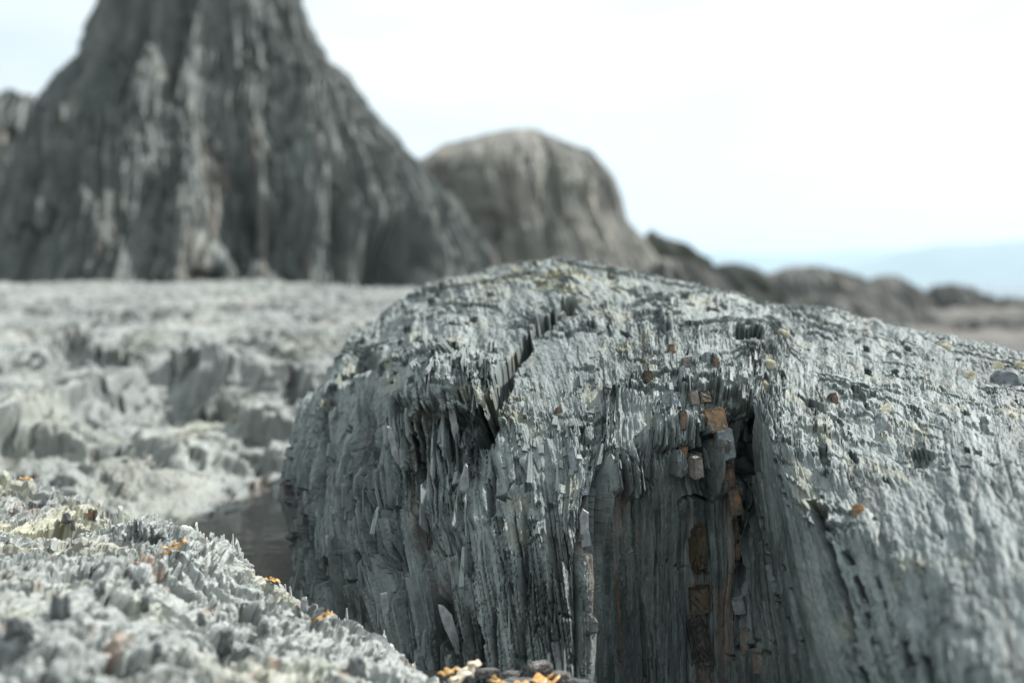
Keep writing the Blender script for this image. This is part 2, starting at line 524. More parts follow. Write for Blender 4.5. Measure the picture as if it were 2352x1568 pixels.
# where the rock has kept a smooth cleavage face
wall = (sst(1735, 1755, U - np.interp(V, (950, 1568), (-8, 45))) * sst(40, -10, U - np.interp(V, (940, 1150, 1350, 1568, 1700), (1745, 1835, 1885, 1945, 1990)))
        * sst(930, 985, V)).astype(f32)
slab = bump(U, V, 1260, 900, 90, 170, 4) * .75
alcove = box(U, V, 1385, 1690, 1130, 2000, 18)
right = sst(1850, 2000, U)
rough = np.clip(1 - .92 * wall - .7 * slab * sst(1130, 1180, U) - .88 * alcove, .06, 1)
n_lo = fbm(S / .09, A / .11, 101, 3)
n_md = fbm(S / .03, A / .05, 111, 3)
cleave = (sst(.72, .95, np.abs(N[..., 0])) * sst(1000, 1200, U)).astype(f32)      # faces that are themselves cleavage planes stay smooth
rough = rough * (1 - .85 * cleave) * (.10 + .95 * sst(-.15, .2, n_lo + .35 * n_md))
rough = np.maximum(rough, .75 * sst(960, 840, U))
face = 1 - top
D = np.zeros_like(S)
# broad form
D += .010 * fbm(S / .16, A / .2, 5, 3) * (1 - .85 * wall)
# slivers of three sizes
b1, h1, g1, t1 = blades(S, A, .028, .17, 21, wv=.45)
b0, h0, g0, t0 = blades(S, A, .07, .24, 17, wv=.5)
b2, h2, g2, t2 = blades(S, A, .0092, .13, 41, wv=.4)
b3, h3, g3, t3 = blades(S, A, .0036, .070, 61, jag=.5, wv=.45)
b4, h4, g4, t4 = blades(S, A, .0019, .026, 81, jag=.6, wv=.5)
amp = face * 1 + top * .16
leftpart = sst(1420, 1330, U)
D += face * .009 * b0 * (1 - .95 * wall) * (1 - .8 * alcove) * (1 - .8 * right) * (1 - cleave) * (1 - .6 * slab)
D += amp * .0075 * b1 * (1 - .9 * wall) * (1 - .8 * alcove) * (1 - .9 * cleave) * (1 - .6 * right) * (1 - .5 * slab)
D += rough * amp * (.0040 * b1 * (.6 + .6 * leftpart) * (1 - .7 * right) + .0052 * b2 * (1 - .7 * right) + .0027 * b3 * (1 - .5 * right) + .0011 * b4)
# grooves between leaves
D -= (1 - .9 * wall) * (1 - .75 * alcove) * (1 - cleave) * face * .020 * g1 * (h1 > .4) * sst(-.3, .2, n_md)
D -= rough * face * (.013 * g2 * (h2 > .45) * sst(-.35, .1, n_lo) + .0042 * g3 * (h3 > .4) + .0012 * g4 * (h4 > .4))
D -= right * (1 - wall) * face * (.003 * g2 * (h2 > .7) + .004 * g1 * (h1 > .6)) * sst(-.1, .3, n_md)
# cross joints that cut a few leaves at a time
jq = A / .085 + 1.1 * fbm(S / .11, A / .3, 701, 3) + .10 * b2
jf = np.abs(jq - np.floor(jq) - .5)
D -= face * (1 - wall) * .006 * sst(.035, .012, jf) * sst(.05, .25, fbm(S / .06, A / .06, 705, 2))
D += face * (1 - wall) * .004 * (jq - np.floor(jq + .5)) * sst(-.1, .2, fbm(S / .09, A / .12, 707, 2))
# frilled terraces on the weathered crown
q = 2.6 * fbm(S / .13, A / .055, 201, 4, .55) + .20 * b3 + .12 * b4 + .12 * b2 + A / .055 * .6
fr = q - np.floor(q)
terr = (sst(0, .16, fr) - fr)
tm = np.clip(top * 1.0 + right * .6 * (1 - wall), 0, 1) * (1 - .8 * slab)
D += .0062 * (1 - .65 * right) * terr * tm * (.1 + 1.0 * sst(-.35, .3, fbm(S / .05, A / .05, 231, 2)))
# scoured hollows with upright cusps between them on the right shoulder
cx = fbm(S / .017, A / .045, 251, 4)
D += tm * (1 - .35 * right * face) * (.0046 * (np.abs(cx) ** .7 - .45) + .0022 * n_md) * (1 - .9 * wall)
# pulled-out slots
for (w, L, thr, dep, sd) in ((.011, .022, .955, .012, 301), (.007, .017, .955, .008, 321)):
    bb, hh, gg, tt = blades(S, A, w, L, sd, jag=.05, shingle=0)
    D -= dep * (tt > thr) * sst(.3, .45, rough) * (1 - .4 * top)
# the long crevice
cd, ct = seg_dist(U + 6 * n_md * 2, V + 6 * n_lo, [(1305, 712), (1262, 735), (1225, 748), (1200, 790), (1165, 845), (1148, 885), (1130, 945), (1108, 1010)])
cw = np.interp(ct, (0, .3, .6, 1), (12, 9, 15, 18))
D -= .052 * sst(cw * 1.3, cw * .6, cd + 7 * b2 + 3 * b3) * (.75 + .25 * b2)
lip = bump(U, V, 1080, 850, 120, 70, 4)
Dh = .016 * lip * sst(-4, 12, (1155 - U) + (870 - V) * .35) * (.8 + .5 * b2)
# hollow below the lip with hanging splinters
hv = 955 + 26 * b2 + 14 * b3
hol = sst(-34, 10, V - hv) * sst(1190, 1080, V + 30 * b2) * sst(880, 925, U) * sst(1165, 1120, U + (V - 950) * .25)
Dh = Dh - .045 * hol * (.75 + .35 * b2 + .2 * b3)
# smaller hollow further left and a notch in the crown
hol2 = bump(U, V, 838, 835, 26, 26, 4)
D -= .022 * hol2
# dark slots on the left end
for (u, v, ru, rv, dp) in ((835,1010,18,75,.02),(745,1060,10,120,.016),(955,1240,14,60,.014),(850,1235,16,90,.02),(905,1330,16,60,.018),(1130,1130,9,70,.014),(1010,1370,22,60,.016),(1210,1330,9,160,.012),(1325,1400,9,150,.02),(690,1250,9,90,.014)):
    D -= dp * bump(U + 3 * b3, V + 5 * b2, u, v, ru, rv, 4)
# block steps around the veins
for (u0, u1, v0, v1, dp) in ((1500,1612,968,1028,.012),(1535,1600,1040,1090,.014),(1600,1618,1000,1085,-.03),(1612,1700,905,1010,-.014),(1655,1722,960,1110,-.010),(1560,1660,858,912,.008),(1520,1545,735,770,.010),(1690,1745,760,790,-.03),(1660,1720,930,950,-.02)):
    D += dp * box(U + 4 * b3, V + 5 * b3, u0, u1, v0, v1, 3)
ad_, at_ = seg_dist(U, V, [(1556, 1152), (1568, 1144), (1600, 1141), (1635, 1152)])
D -= .014 * sst(5.5, 2.5, ad_)
# the crack at the foot of the smooth face and the slots beside it
cd, ct = seg_dist(U, V, [(1733, 945), (1722, 1000), (1720, 1100), (1728, 1180), (1738, 1235)])
D -= .03 * sst(9, 3, cd + 2 * n_md)
for k, pts in enumerate([[(1745,1180),(1760,1250),(1770,1330)],[(1808,1420),(1832,1540),(1840,1640)],[(1860,1130),(1905,1260),(1950,1400),(1985,1560)],[(1925,1230),(1975,1350),(2005,1480)],[(2020,1330),(2060,1470)],[(1780,1050),(1800,1120),(1815,1180)],[(1748,1190),(1758,1250),(1764,1300)],[(1772,1320),(1786,1395)],[(1800,1300),(1822,1390),(1838,1470)]]):
    cd, ct = seg_dist(U + 7 * n_md, V, pts)
    D -= (.014 if k in (2, 3) else .007) * sst(6 if k not in (2, 3) else 10, 2, cd) * (vn(ct * 9, ct * 0 + k, 400 + k) > -.35)
D += .0006 * fbm(S / .004, A / .006, 501, 3) + .0004 * wall * fbm(S / .012, A / .02, 511, 3)
P = P + N * D[..., None] + np.array([-.12, -1.0, .10]) * Dh[..., None]
# stone colour, with shade painted into the alcove, deepest at its foot
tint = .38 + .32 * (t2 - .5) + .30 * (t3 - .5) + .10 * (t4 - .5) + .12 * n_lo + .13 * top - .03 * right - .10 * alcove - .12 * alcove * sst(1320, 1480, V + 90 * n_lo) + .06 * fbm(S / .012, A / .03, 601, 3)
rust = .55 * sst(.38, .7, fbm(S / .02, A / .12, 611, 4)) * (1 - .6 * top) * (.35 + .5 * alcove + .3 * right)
rust = rust + .22 * alcove * sst(.0, .5, fbm(S / .03, A / .1, 615, 3))
vd, vt = seg_dist(U + 8 * n_md, V, [(1640, 925), (1652, 1000), (1672, 1090), (1678, 1160), (1690, 1280)])
vd2, vt = seg_dist(U + 8 * n_md, V, [(1594, 1170), (1600, 1250), (1606, 1400), (1608, 1560)])
rust = np.clip(rust + .16 * sst(26, 6, np.minimum(vd, vd2)) * sst(-.4, .3, fbm(S / .008, A / .02, 617, 3)), 0, 1)
lich = .5 * bump(U, V, 1260, 645, 190, 55) * sst(-.1, .45, fbm(S / .02, A / .02, 621, 4)) + .25 * top * sst(.25, .6, fbm(S / .03, A / .03, 631, 4))
Ts, Ta = frames(blur(P, 5))
upv = .35 * Ta + np.array([-.08, 0, .75]) * face[..., None] + Ta * top[..., None]
upv /= np.linalg.norm(upv, axis=-1, keepdims=True)
flatP, flatN, flatTs, flatTa = P.reshape(-1, 3), N.reshape(-1, 3), Ts.reshape(-1, 3), upv.reshape(-1, 3)
rs = np.random.RandomState(3)
def pick(w, n):
    w = np.clip(w, 0, None).astype(float).ravel()
    w[:NC * 20] = 0
    return rs.choice(len(w), n, p=w / w.sum())
batches = [
    blade_batch(flatP, flatN, flatTs, flatTa, pick(leftpart * face * rough * (U > 690) * (1 - hol), 450), 1, (.0012, .0050), (.003, .009), (.012, .055), lean=.06),
    blade_batch(flatP, flatN, flatTs, flatTa, pick(lip + .35 * hol + .4 * bump(U, V, 1000, 1080, 130, 120), 420), 2, (.0014, .0045), (.004, .013), (.02, .07), lean=.16, lift=.25),
    blade_batch(flatP, flatN, flatTs, flatTa, pick(rough * box(U, V, 1180, 1760, 840, 1110, 30), 260), 3, (.001, .0055), (.003, .010), (.008, .034), lean=.12),
    blade_batch(flatP, flatN, flatTs, flatTa, pick(tm * (1 - wall) * (U > 1000) * (U < 2400), 260), 4, (.0012, .006), (.003, .0085), (.005, .015), lean=.25),
]
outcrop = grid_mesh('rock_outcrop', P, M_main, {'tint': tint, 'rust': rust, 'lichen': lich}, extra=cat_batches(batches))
tag(outcrop, 'large grey rounded slate outcrop with split upright leaves and a deep dark alcove', 'rock')
MAIN = (P, N, U, V, D)

def on_main(u, v, out=0.0):
    m = (np.abs(U[:int(NR * .9)] - u) < 14) & (np.abs(V[:int(NR * .9)] - v) < 14)
    ii = np.flatnonzero(m)
    if len(ii) == 0: raise ValueError((u, v))
    k = ii[np.argmin(np.hypot(U.ravel()[ii] - u, V.ravel()[ii] - v) + 0 * ii)]
    near = ii[np.hypot(U.ravel()[ii] - u, V.ravel()[ii] - v) < 10]
    p = Vector(MAIN[0].reshape(-1, 3)[k]); 
    p = Vector(np.median(MAIN[0].reshape(-1, 3)[near], axis=0)) if len(near) > 3 else p
    n = Vector(MAIN[1].reshape(-1, 3)[k]).normalized()
    return p + n * out, n

# ================================================================== THE PALE ROCK IN FRONT (left foreground)
nx, ny = 1000, 900
gx = np.concatenate([np.linspace(-1.5, -.70, 60), np.linspace(-.698, .22, nx - 60)])
ty = np.linspace(0, 1, ny)
gy = .22 + 1.12 * (.35 * ty + .65 * ty ** 1.5)
X, Y = np.meshgrid(gx, gy)
X = X.astype(f32); Y = Y.astype(f32)
EDGE = [(-1.6, 1.26), (-.80, 1.22), (-.60, 1.20), (-.42, 1.13), (-.365, 1.06), (-.305, .985), (-.262, .945), (-.238, .905), (-.195, .885), (-.158, .875), (-.125, .865), (-.085, .86), (-.06, .82), (-.035, .775), (.01, .70), (.09, .60), (.2, .5), (.3, .3)]
ed, et = seg_dist(X, Y, EDGE)
bx, by = np.array([e[0] for e in EDGE]), np.array([e[1] for e in EDGE])
inside = Y < np.interp(X, bx, by)
sd = np.where(inside, ed, -ed)
sd = sd + .012 * fbm(X / .03, Y / .03, 700, 3)
wx = X + .02 * fbm(X / .12, Y / .12, 701, 2)
S2, A2 = wx, Y
z = -.2 - .34 * np.maximum(0, X + .25) - .05 * np.maximum(0, X + .25) * 0
z = z - .024 * sst(.90, .98, Y + .10 * (X + .25)) + .024 * sst(.98, 1.10, Y)              # step down to the yellowish rear part
z = z - .9 * np.clip(-sd, 0, .3) - .05 * sst(.0, -.02, sd) - .02 * sst(.05, 0, sd)
z += .022 * fbm(X / .13, Y / .13, 702, 3) + .016 * bump(X, Y, -.222, .875, .022, .03) + .008 * bump(X, Y, -.19, .875, .012, .02)
m_lo = fbm(X / .07, Y / .07, 705, 3)
b1, h1, g1, t1 = blades(S2, A2, .022, .05, 721, jag=.5)
b2, h2, g2, t2 = blades(S2, A2, .0085, .03, 741, jag=.6)
b3, h3, g3, t3 = blades(S2, A2, .0034, .014, 761, jag=.7)
rg = .45 + .55 * sst(-.35, .35, m_lo)
q = 2.2 * fbm(S2 / .09, A2 / .06, 771, 4, .55) + .3 * b2 + .2 * b3 + A2 / .05 * .5
fr = q - np.floor(q)
D2 = .017 * (sst(0, .14, fr) - fr) + rg * (.0038 * b1 + .0017 * b2 + .0008 * b3)
D2 += .0015 * fbm(X / .0035, Y / .006, 777, 2) + .0045 * (np.abs(fbm(X / .02, Y / .03, 775, 3)) ** .7 - .4) + .0022 * fbm(X / .007, Y / .01, 776, 3)
D2 -= rg * (.003 * g2 * (h2 > .6) + .0015 * g3 * (h3 > .5))
bb, hh, gg, tt = blades(S2, A2, .014, .022, 781, jag=.15, shingle=0)
D2 -= .040 * (tt > .87) * sst(-.2, .2, m_lo)
bb, hh, gg, tt = blades(S2, A2, .03, .03, 785, jag=.3, shingle=0)
D2 -= .036 * (tt > .89) * sst(.15, -.15, m_lo)
bb, hh, gg, tt = blades(S2, A2, .006, .012, 783, jag=.15, shingle=0)
D2 -= .009 * (tt > .95)
# split stack standing at the back edge, hollows near the corner
for (x, y, rx, ry, dp) in ((-.355, .96, .03, .016, .016), (-.30, .965, .022, .014, .020), (-.19, .83, .016, .012, .014), (-.118, .845, .016, .012, .02), (-.30, .60, .022, .022, .028), (-.27, .585, .014, .02, .026), (-.37, .60, .03, .02, .02), (-.118, .645, .01, .013, .022), (-.19, .64, .009, .009, .015), (-.245, .70, .014, .014, .012), (-.29,.76,.016,.012,.014), (-.23,.78,.012,.01,.014)):
    D2 -= 3.0 * dp * bump(X + .003 * b3, Y + .004 * b2, x, y, rx, ry, 6)
D2 = np.where(D2 > 0, D2 * .62, D2 * .8)
D2 = .65 * D2 + .35 * blur(D2[..., None], 2)[..., 0]
P2 = np.stack([X, Y, z], -1)
N2 = blur(normals(P2), 8); N2[..., 2] += .4; N2 /= np.linalg.norm(N2, axis=-1, keepdims=True)
P2 = P2 + N2 * D2[..., None]
P2[..., 0] += .15 * D2
tint2 = .45 + .16 * (t2 - .5) + .14 * (t3 - .5) + .10 * m_lo + .08 * fbm(X / .01, Y / .012, 790, 3)
rust2 = .5 * sst(.42, .75, fbm(X / .02, Y / .04, 791, 4))
lich2 = .42 * sst(.93, 1.02, Y) * sst(-.3, .35, fbm(X / .05, Y / .05, 792, 4)) + .3 * sst(.12, .5, fbm(X / .06, Y / .06, 793, 4))
Ts, Ta = frames(blur(P2, 4))
up = np.zeros_like(P2); up[..., 2] = 1; up[..., 0] = -.12; up[..., 1] = .1
fP, fT = P2.reshape(-1, 3), Ts.reshape(-1, 3)
fN, fU = np.tile(np.array([[0, -1.0, .1]]), (len(fP), 1)), up.reshape(-1, 3)
def pick2(w, n):
    w = np.clip(w, 0, None).astype(float).ravel()
    return rs.choice(len(w), n, p=w / w.sum())
vis = (sd > .004) * (np.abs(X) < .62 * Y + .02)
edge_w = np.exp(-((sd - .012) / .012) ** 2) * vis
b_ = [blade_batch(fP, fN, fT, fU, pick2(vis * rg, 450), 11, (.0012, .0045), (.003, .008), (.004, .012), lean=.25),
      blade_batch(fP, fN, fT, fU, pick2(edge_w * (Y > .55), 260), 12, (.0014, .006), (.004, .011), (.008, .022), lean=.2),
      blade_batch(fP, fN, fT, fU, pick2(vis * (bump(X, Y, -.355, .965, .03, .012, 4) + bump(X, Y, -.30, .97, .022, .01, 4) + .6 * bump(X, Y, -.118, .85, .02, .012, 4)), 90), 13, (.0012, .003), (.006, .012), (.018, .035), lean=.15)]
pale = grid_mesh('rock_outcrop', P2, M_near, {'tint': tint2, 'rust': rust2, 'lichen': lich2}, extra=cat_batches(b_))
tag(pale, 'pale sunlit jagged slate rock in the lower left corner, scattered with orange seaweed', 'rock')

def on_pale(x, y):
    i = int(np.argmin(np.abs(gy - y))); j = int(np.argmin(np.abs(gx - x)))
    return Vector(P2[i, j])
def pale_uv(u, v):
    """point of the pale rock seen along survey direction (u, v)"""
    best = None
    for d in np.linspace(.3, 1.3, 500):
        x, zz = (u - HU) * d / K, -(v - HV) * d / K
        if gx[0] < x < gx[-1] and gy[0] < d < gy[-1]:
            p = on_pale(x, d)
            if zz <= p.z: return p
    return p

# ================================================================== THE LOW SHELF BEHIND THE POOL
SH = []
for u in (-420, -150, 60, 220, 380, 540, 690, 840, 1000, 1180):
    wob = .03 * math.sin(u * .013)
    pool = sst(320, 420, np.array(float(u)))
    vb = float(1040 + 135 * pool)
    SH.append([(u, 1420, 1.22 + wob), (u, vb + 28, 1.49), (u, vb - 14, 1.56 + wob), (u, vb - 90, 1.68 + wob), (u, 945, 1.85), (u, 868, 2.08 - wob), (u, 780, 2.5 + wob), (u, 712, 3.1), (u, 668 if u < 860 else 682, 3.6), (u, (654 if u < 840 else 676) + 4 * math.sin(u * .021) - 2 * math.sin(u * .05), 3.95 + wob), (u, 690, 4.25), (u, 985, 4.5)])
for k_, du in ((0, -260), (-1, 200)):
    side_ = [(u + du, max(v, HV + .55 * K / d), d) for (u, v, d) in SH[k_]]
    SH = [side_] + SH if k_ == 0 else SH + [side_]
G3 = resample(np.array(SH, float).transpose(1, 0, 2), 860, 1150)
P3 = to_world(G3); U3 = G3[..., 0].astype(f32); V3 = G3[..., 1].astype(f32)
N3 = blur(normals(P3), 6); N3 /= np.linalg.norm(N3, axis=-1, keepdims=True)
X3 = P3[..., 0].astype(f32); A3 = arc(P3, 0).astype(f32)
b1, h1, g1, t1 = blades(X3, A3, .05, .14, 821, jag=.5)
b2, h2, g2, t2 = blades(X3, A3, .016, .07, 841, jag=.6)
b3, h3, g3, t3 = blades(X3, A3, .007, .03, 861, jag=.6)
q = 2.4 * fbm(X3 / .28, A3 / .14, 871, 4, .55) + .1 * b2 + .1 * b1 + A3 / .12 * .5
fr = q - np.floor(q)
lo3 = fbm(X3 / .2, A3 / .2, 872, 3)
D3 = .028 * fbm(X3 / .35, A3 / .4, 873, 3) + .024 * (sst(0, .2, fr) - fr) + .006 * b1 + .003 * b2 + .0015 * b3 + .03 * (np.abs(fbm(X3 / .07, A3 / .09, 874, 3)) - .3) + .012 * fbm(X3 / .028, A3 / .04, 875, 3) - .03 * sst(.3, .55, fbm(X3 / .05, A3 / .06, 876, 2))
D3 = np.where(D3 > 0, D3 * .45, D3 * .65) * np.interp(V3, (640, 700), (.55, 1)) + .004 * fbm(X3 / .011, A3 / .02, 877, 3)
hov = V3 + 10 * b2
for (u, v, ru, rv, dp) in ((445, 916, 85, 13, .05), (668, 888, 22, 14, .06), (610, 960, 60, 30, -.02), (160, 790, 40, 22, .05), (330, 1010, 60, 16, .06), (250, 1000, 50, 18, .03), (600, 1150, 24, 40, .09), (40, 1085, 36, 22, .05), (380, 1060, 40, 14, .04), (640, 800, 50, 16, .03)):
    D3 -= dp * bump(U3 + 5 * b3, hov, u, v, ru, rv, 5)
ln_ = np.interp(U3, (-400, -200, 0, 200, 330, 430, 560, 720), (1040, 1005, 968, 918, 880, 866, 872, 908)) + 10 * b1 + 14 * lo3
D3 -= .034 * sst(-4, 34, V3 - ln_) * sst(170, 60, V3 - ln_)
D3 += .025 * sst(-70, -8, V3 - ln_) * sst(6, -4, V3 - ln_)
ln2 = np.interp(U3, (-300, 0, 150, 320, 520, 700, 900), (815, 806, 786, 800, 772, 760, 738)) + 9 * b1 + 16 * lo3
D3 -= .022 * sst(-4, 22, V3 - ln2) * sst(90, 30, V3 - ln2)
ln3 = np.interp(U3, (100, 250, 400, 560, 700), (960, 985, 1030, 1062, 1050)) + 8 * b2 + 10 * lo3
D3 -= .020 * sst(-3, 16, V3 - ln3) * sst(70, 20, V3 - ln3)
for k_, pl_ in enumerate([[(330, 985), (420, 1010), (470, 1060)], [(300, 1010), (395, 1045), (440, 1095)], [(0, 830), (140, 800), (300, 815)], [(540, 800), (700, 830), (800, 815)], [(60, 720), (260, 735), (420, 722)]]):
    cd, ct = seg_dist(U3 + 14 * lo3, V3 + 8 * b2, pl_)
    D3 -= .03 * sst(11, 3, cd)
D3 += .03 * bump(U3, V3, 450, 866, 110, 14, 4)
D3 += .03 * box(U3 + 6 * b2, V3, 560, 720, 918, 990, 8)
P3 = P3 + N3 * D3[..., None]
tint3 = .48 + .16 * (t1 - .5) + .16 * (t2 - .5) + .14 * lo3 + .10 * bump(U3, V3, 450, 1090, 40, 70) * 2
rust3 = .3 * sst(.45, .8, fbm(X3 / .06, A3 / .1, 891, 4))
lich3 = .15 * sst(.1, .45, fbm(X3 / .16, A3 / .14, 892, 4)) + .15 * bump(U3, V3, 470, 970, 120, 60)
shelf = grid_mesh('rock_shelf', P3, M_shelf, {'tint': tint3, 'rust': rust3, 'lichen': np.clip(lich3, 0, 1)})
tag(shelf, 'low weathered grey rock shelf with dark hollows stretching between the pool and the tall stack', 'rock shelf')

# ================================================================== STANDING STACKS AND BOULDERS
def turned(name, mat, prof, dc, rows_, cols_, scale, seed, amps, flat=.8, recess=(), tint0=.45, rust0=.4, lich0=.3, lean=0.0, top_v=None, twist=0.0):
    """a rock grown round an upright axis: prof rows are (v, left u, right u), foot first"""
    prof = sorted(prof, key=lambda p: -p[0])
    foot = HV + .85 * K / dc
    if foot > prof[0][0]:                                   # carry the foot down into the ground
        prof = [(foot, prof[0][1] - 25, prof[0][2] + 25)] + prof
    pv = np.array([p[0] for p in prof], float); pl = np.array([p[1] for p in prof], float); pr = np.array([p[2] for p in prof], float)
    # even spacing along the outline
    seg = np.hypot(np.diff(pv), np.diff(pr)) + np.abs(np.diff(pl)) * .5
    cum = np.concatenate([[0], np.cumsum(seg)])
    t = np.linspace(0, cum[-1], rows_)
    v = np.interp(t, cum, pv); uL = np.interp(t, cum, pl); uR = np.interp(t, cum, pr)
    k = max(2, rows_ // 40)
    ker = np.hanning(2 * k + 1); ker /= ker.sum()
    sm = lambda a: np.convolve(np.pad(a, k, mode='reflect', reflect_type='odd'), ker, 'valid')
    v, uL, uR = sm(v), sm(uL), sm(uR)
    r = np.maximum(uR - uL, 0) / 2 * dc / K
    cxx = ((uL + uR) / 2 - HU) * dc / K
    zz = -(v - HV) * dc / K
    th = np.linspace(-math.pi, math.pi, cols_, endpoint=False)
    th = th - .35 * np.sin(2 * th) * 0
    Pn = np.stack([cxx[:, None] + r[:, None] * np.sin(th)[None], dc + lean * (zz - zz[0])[:, None] - flat * r[:, None] * np.cos(th)[None], np.repeat(zz[:, None], cols_, 1)], -1)
    a = np.roll(Pn, -1, 1) - np.roll(Pn, 1, 1); b = np.gradient(Pn, axis=0)
    Nn = np.cross(a, b); Nn /= np.linalg.norm(Nn, axis=-1, keepdims=True) + 1e-9
    Nn = np.nan_to_num(Nn)
    Sn = (th[None] * (.15 * np.quantile(r, .6) + .85 * r)[:, None]).astype(f32)
    An = arc(Pn, 0).astype(f32)
    Un = (Pn[..., 0] / Pn[..., 1] * K + HU).astype(f32); Vn = (HV - Pn[..., 2] / Pn[..., 1] * K).astype(f32)
    Sn = Sn + twist * An
    s = scale
    b1, h1, g1, t1 = blades(Sn, An, .11 * s, .7 * s, seed, jag=.4, wv=.3)
    b2, h2, g2, t2 = blades(Sn, An, .042 * s, .4 * s, seed + 20, jag=.5, wv=.3)
    b3, h3, g3, t3 = blades(Sn, An, .017 * s, .2 * s, seed + 40, jag=.6, wv=.3)
    b0, h0, g0, t0 = blades(Sn, An, .30 * s, 1.1 * s, seed + 95, jag=.3, wv=.3)
    lo = fbm(Sn / (.3 * s), An / (.9 * s), seed + 60, 3)
    fl = fbm(Sn / (.15 * s), An / (2.6 * s), seed + 64, 3)
    Dn = s * (amps[0] * lo + amps[1] * b1 + amps[2] * b2 + amps[3] * b3 + amps[4] * fl + amps[1] * 1.6 * b0)
    Dn -= s * (amps[2] * .8 * g2 * (h2 > .55) + amps[3] * .8 * g3 * (h3 > .5))
    Dn += s * amps[5] * fbm(Sn / (.12 * s), An / (.12 * s), seed + 68, 4)
    for (u, vv, ru, rv, dp) in recess:
        Dn -= dp * bump(Un + 10 * b2, Vn + 8 * b2, u, vv, ru, rv, 4) * (np.cos(th)[None] > 0)
    taper = np.minimum(1, r / (.45 * r.max()))[:, None]
    Pn = Pn + Nn * (Dn * taper)[..., None]
    tn = tint0 + .08 * (t1 - .5) + .15 * (t2 - .5) + .18 * (t3 - .5) + .08 * lo + .06 * fl + .16 * fbm(Sn / (.03 * s), An / (.12 * s), seed + 90, 3)
    ru_ = rust0 * sst(.3, .7, fbm(Sn / (.07 * s), An / (.5 * s), seed + 70, 4))
    spots = fbm(Sn / (.035 * s), An / (.05 * s), seed + 75, 2)
    ru_ = ru_ + rust0 * .8 * sst(.55, .7, spots) * sst(.0, .3, fbm(Sn / (.2 * s), An / (.8 * s), seed + 77, 2))
    li = lich0 * sst(.05, .5, fbm(Sn / (.12 * s), An / (.3 * s), seed + 80, 4))
    return grid_mesh(name, Pn, mat, {'tint': tn, 'rust': np.clip(ru_, 0, 1), 'lichen': li}, wrap=True)

stack = turned('rock_stack', M_stack, [(780,-190,1230),(690,-150,1180),(650,-120,1152),(610,-90,1130),(560,-60,1085),(480,-25,1035),(420,5,980),(362,25,930),(320,45,885),(270,62,842),(235,80,818),(190,130,784),(150,155,757),(110,175,728),(70,188,706),(0,206,676),(-80,226,646),(-170,250,620),(-240,290,570),(-290,350,500),(-305,420,440)],
   5.6, 760, 1500, 1.0, 900, (.055, .022, .020, .013, .035, .022), flat=.75, lean=.12, rust0=.22, lich0=.12,
   recess=((905,600,70,90,.30),(780,560,40,130,.10),(395,80,22,130,.09),(560,520,60,70,.14),(660,560,60,80,.12),(640,250,40,80,.08),(470,640,40,14,.10),(20,330,30,50,.12)))
tag(stack, 'tall dark vertically fluted rock stack rising out of the top of the picture', 'rock stack')

boulder = turned('boulder', M_round, [(760,800,1600),(690,830,1560),(640,850,1525),(610,858,1508),(590,865,1498),(560,872,1482),(530,880,1464),(500,890,1443),(430,912,1420),(388,940,1388),(362,985,1356),(342,1028,1318),(326,1068,1288),(314,1102,1266),(305,1134,1246),(298,1164,1230),(295,1192,1214)],
   7.4, 420, 800, 1.2, 1200, (.05, .008, .009, .005, .03, .012), flat=.8, rust0=.18, lich0=.15, tint0=.5, recess=((1130,520,40,30,.08),(1260,480,22,90,.05)), twist=.12)
tag(boulder, 'rounded grey brown boulder with a smooth domed top, right of the tall stack', 'boulder')

rear = turned('boulder', M_stack, [(760,-420,330),(560,-380,300),(400,-330,260),(300,-260,190),(255,-200,130),(238,-130,90),(231,-60,40),(229,-20,10)],
   8.4, 260, 500, 1.2, 1300, (.09, .03, .02, .01, .06, .012), flat=.8, rust0=.6, lich0=.5, tint0=.38)
tag(rear, 'brown grey rock shoulder peeping out behind the tall stack at the left edge', 'boulder')

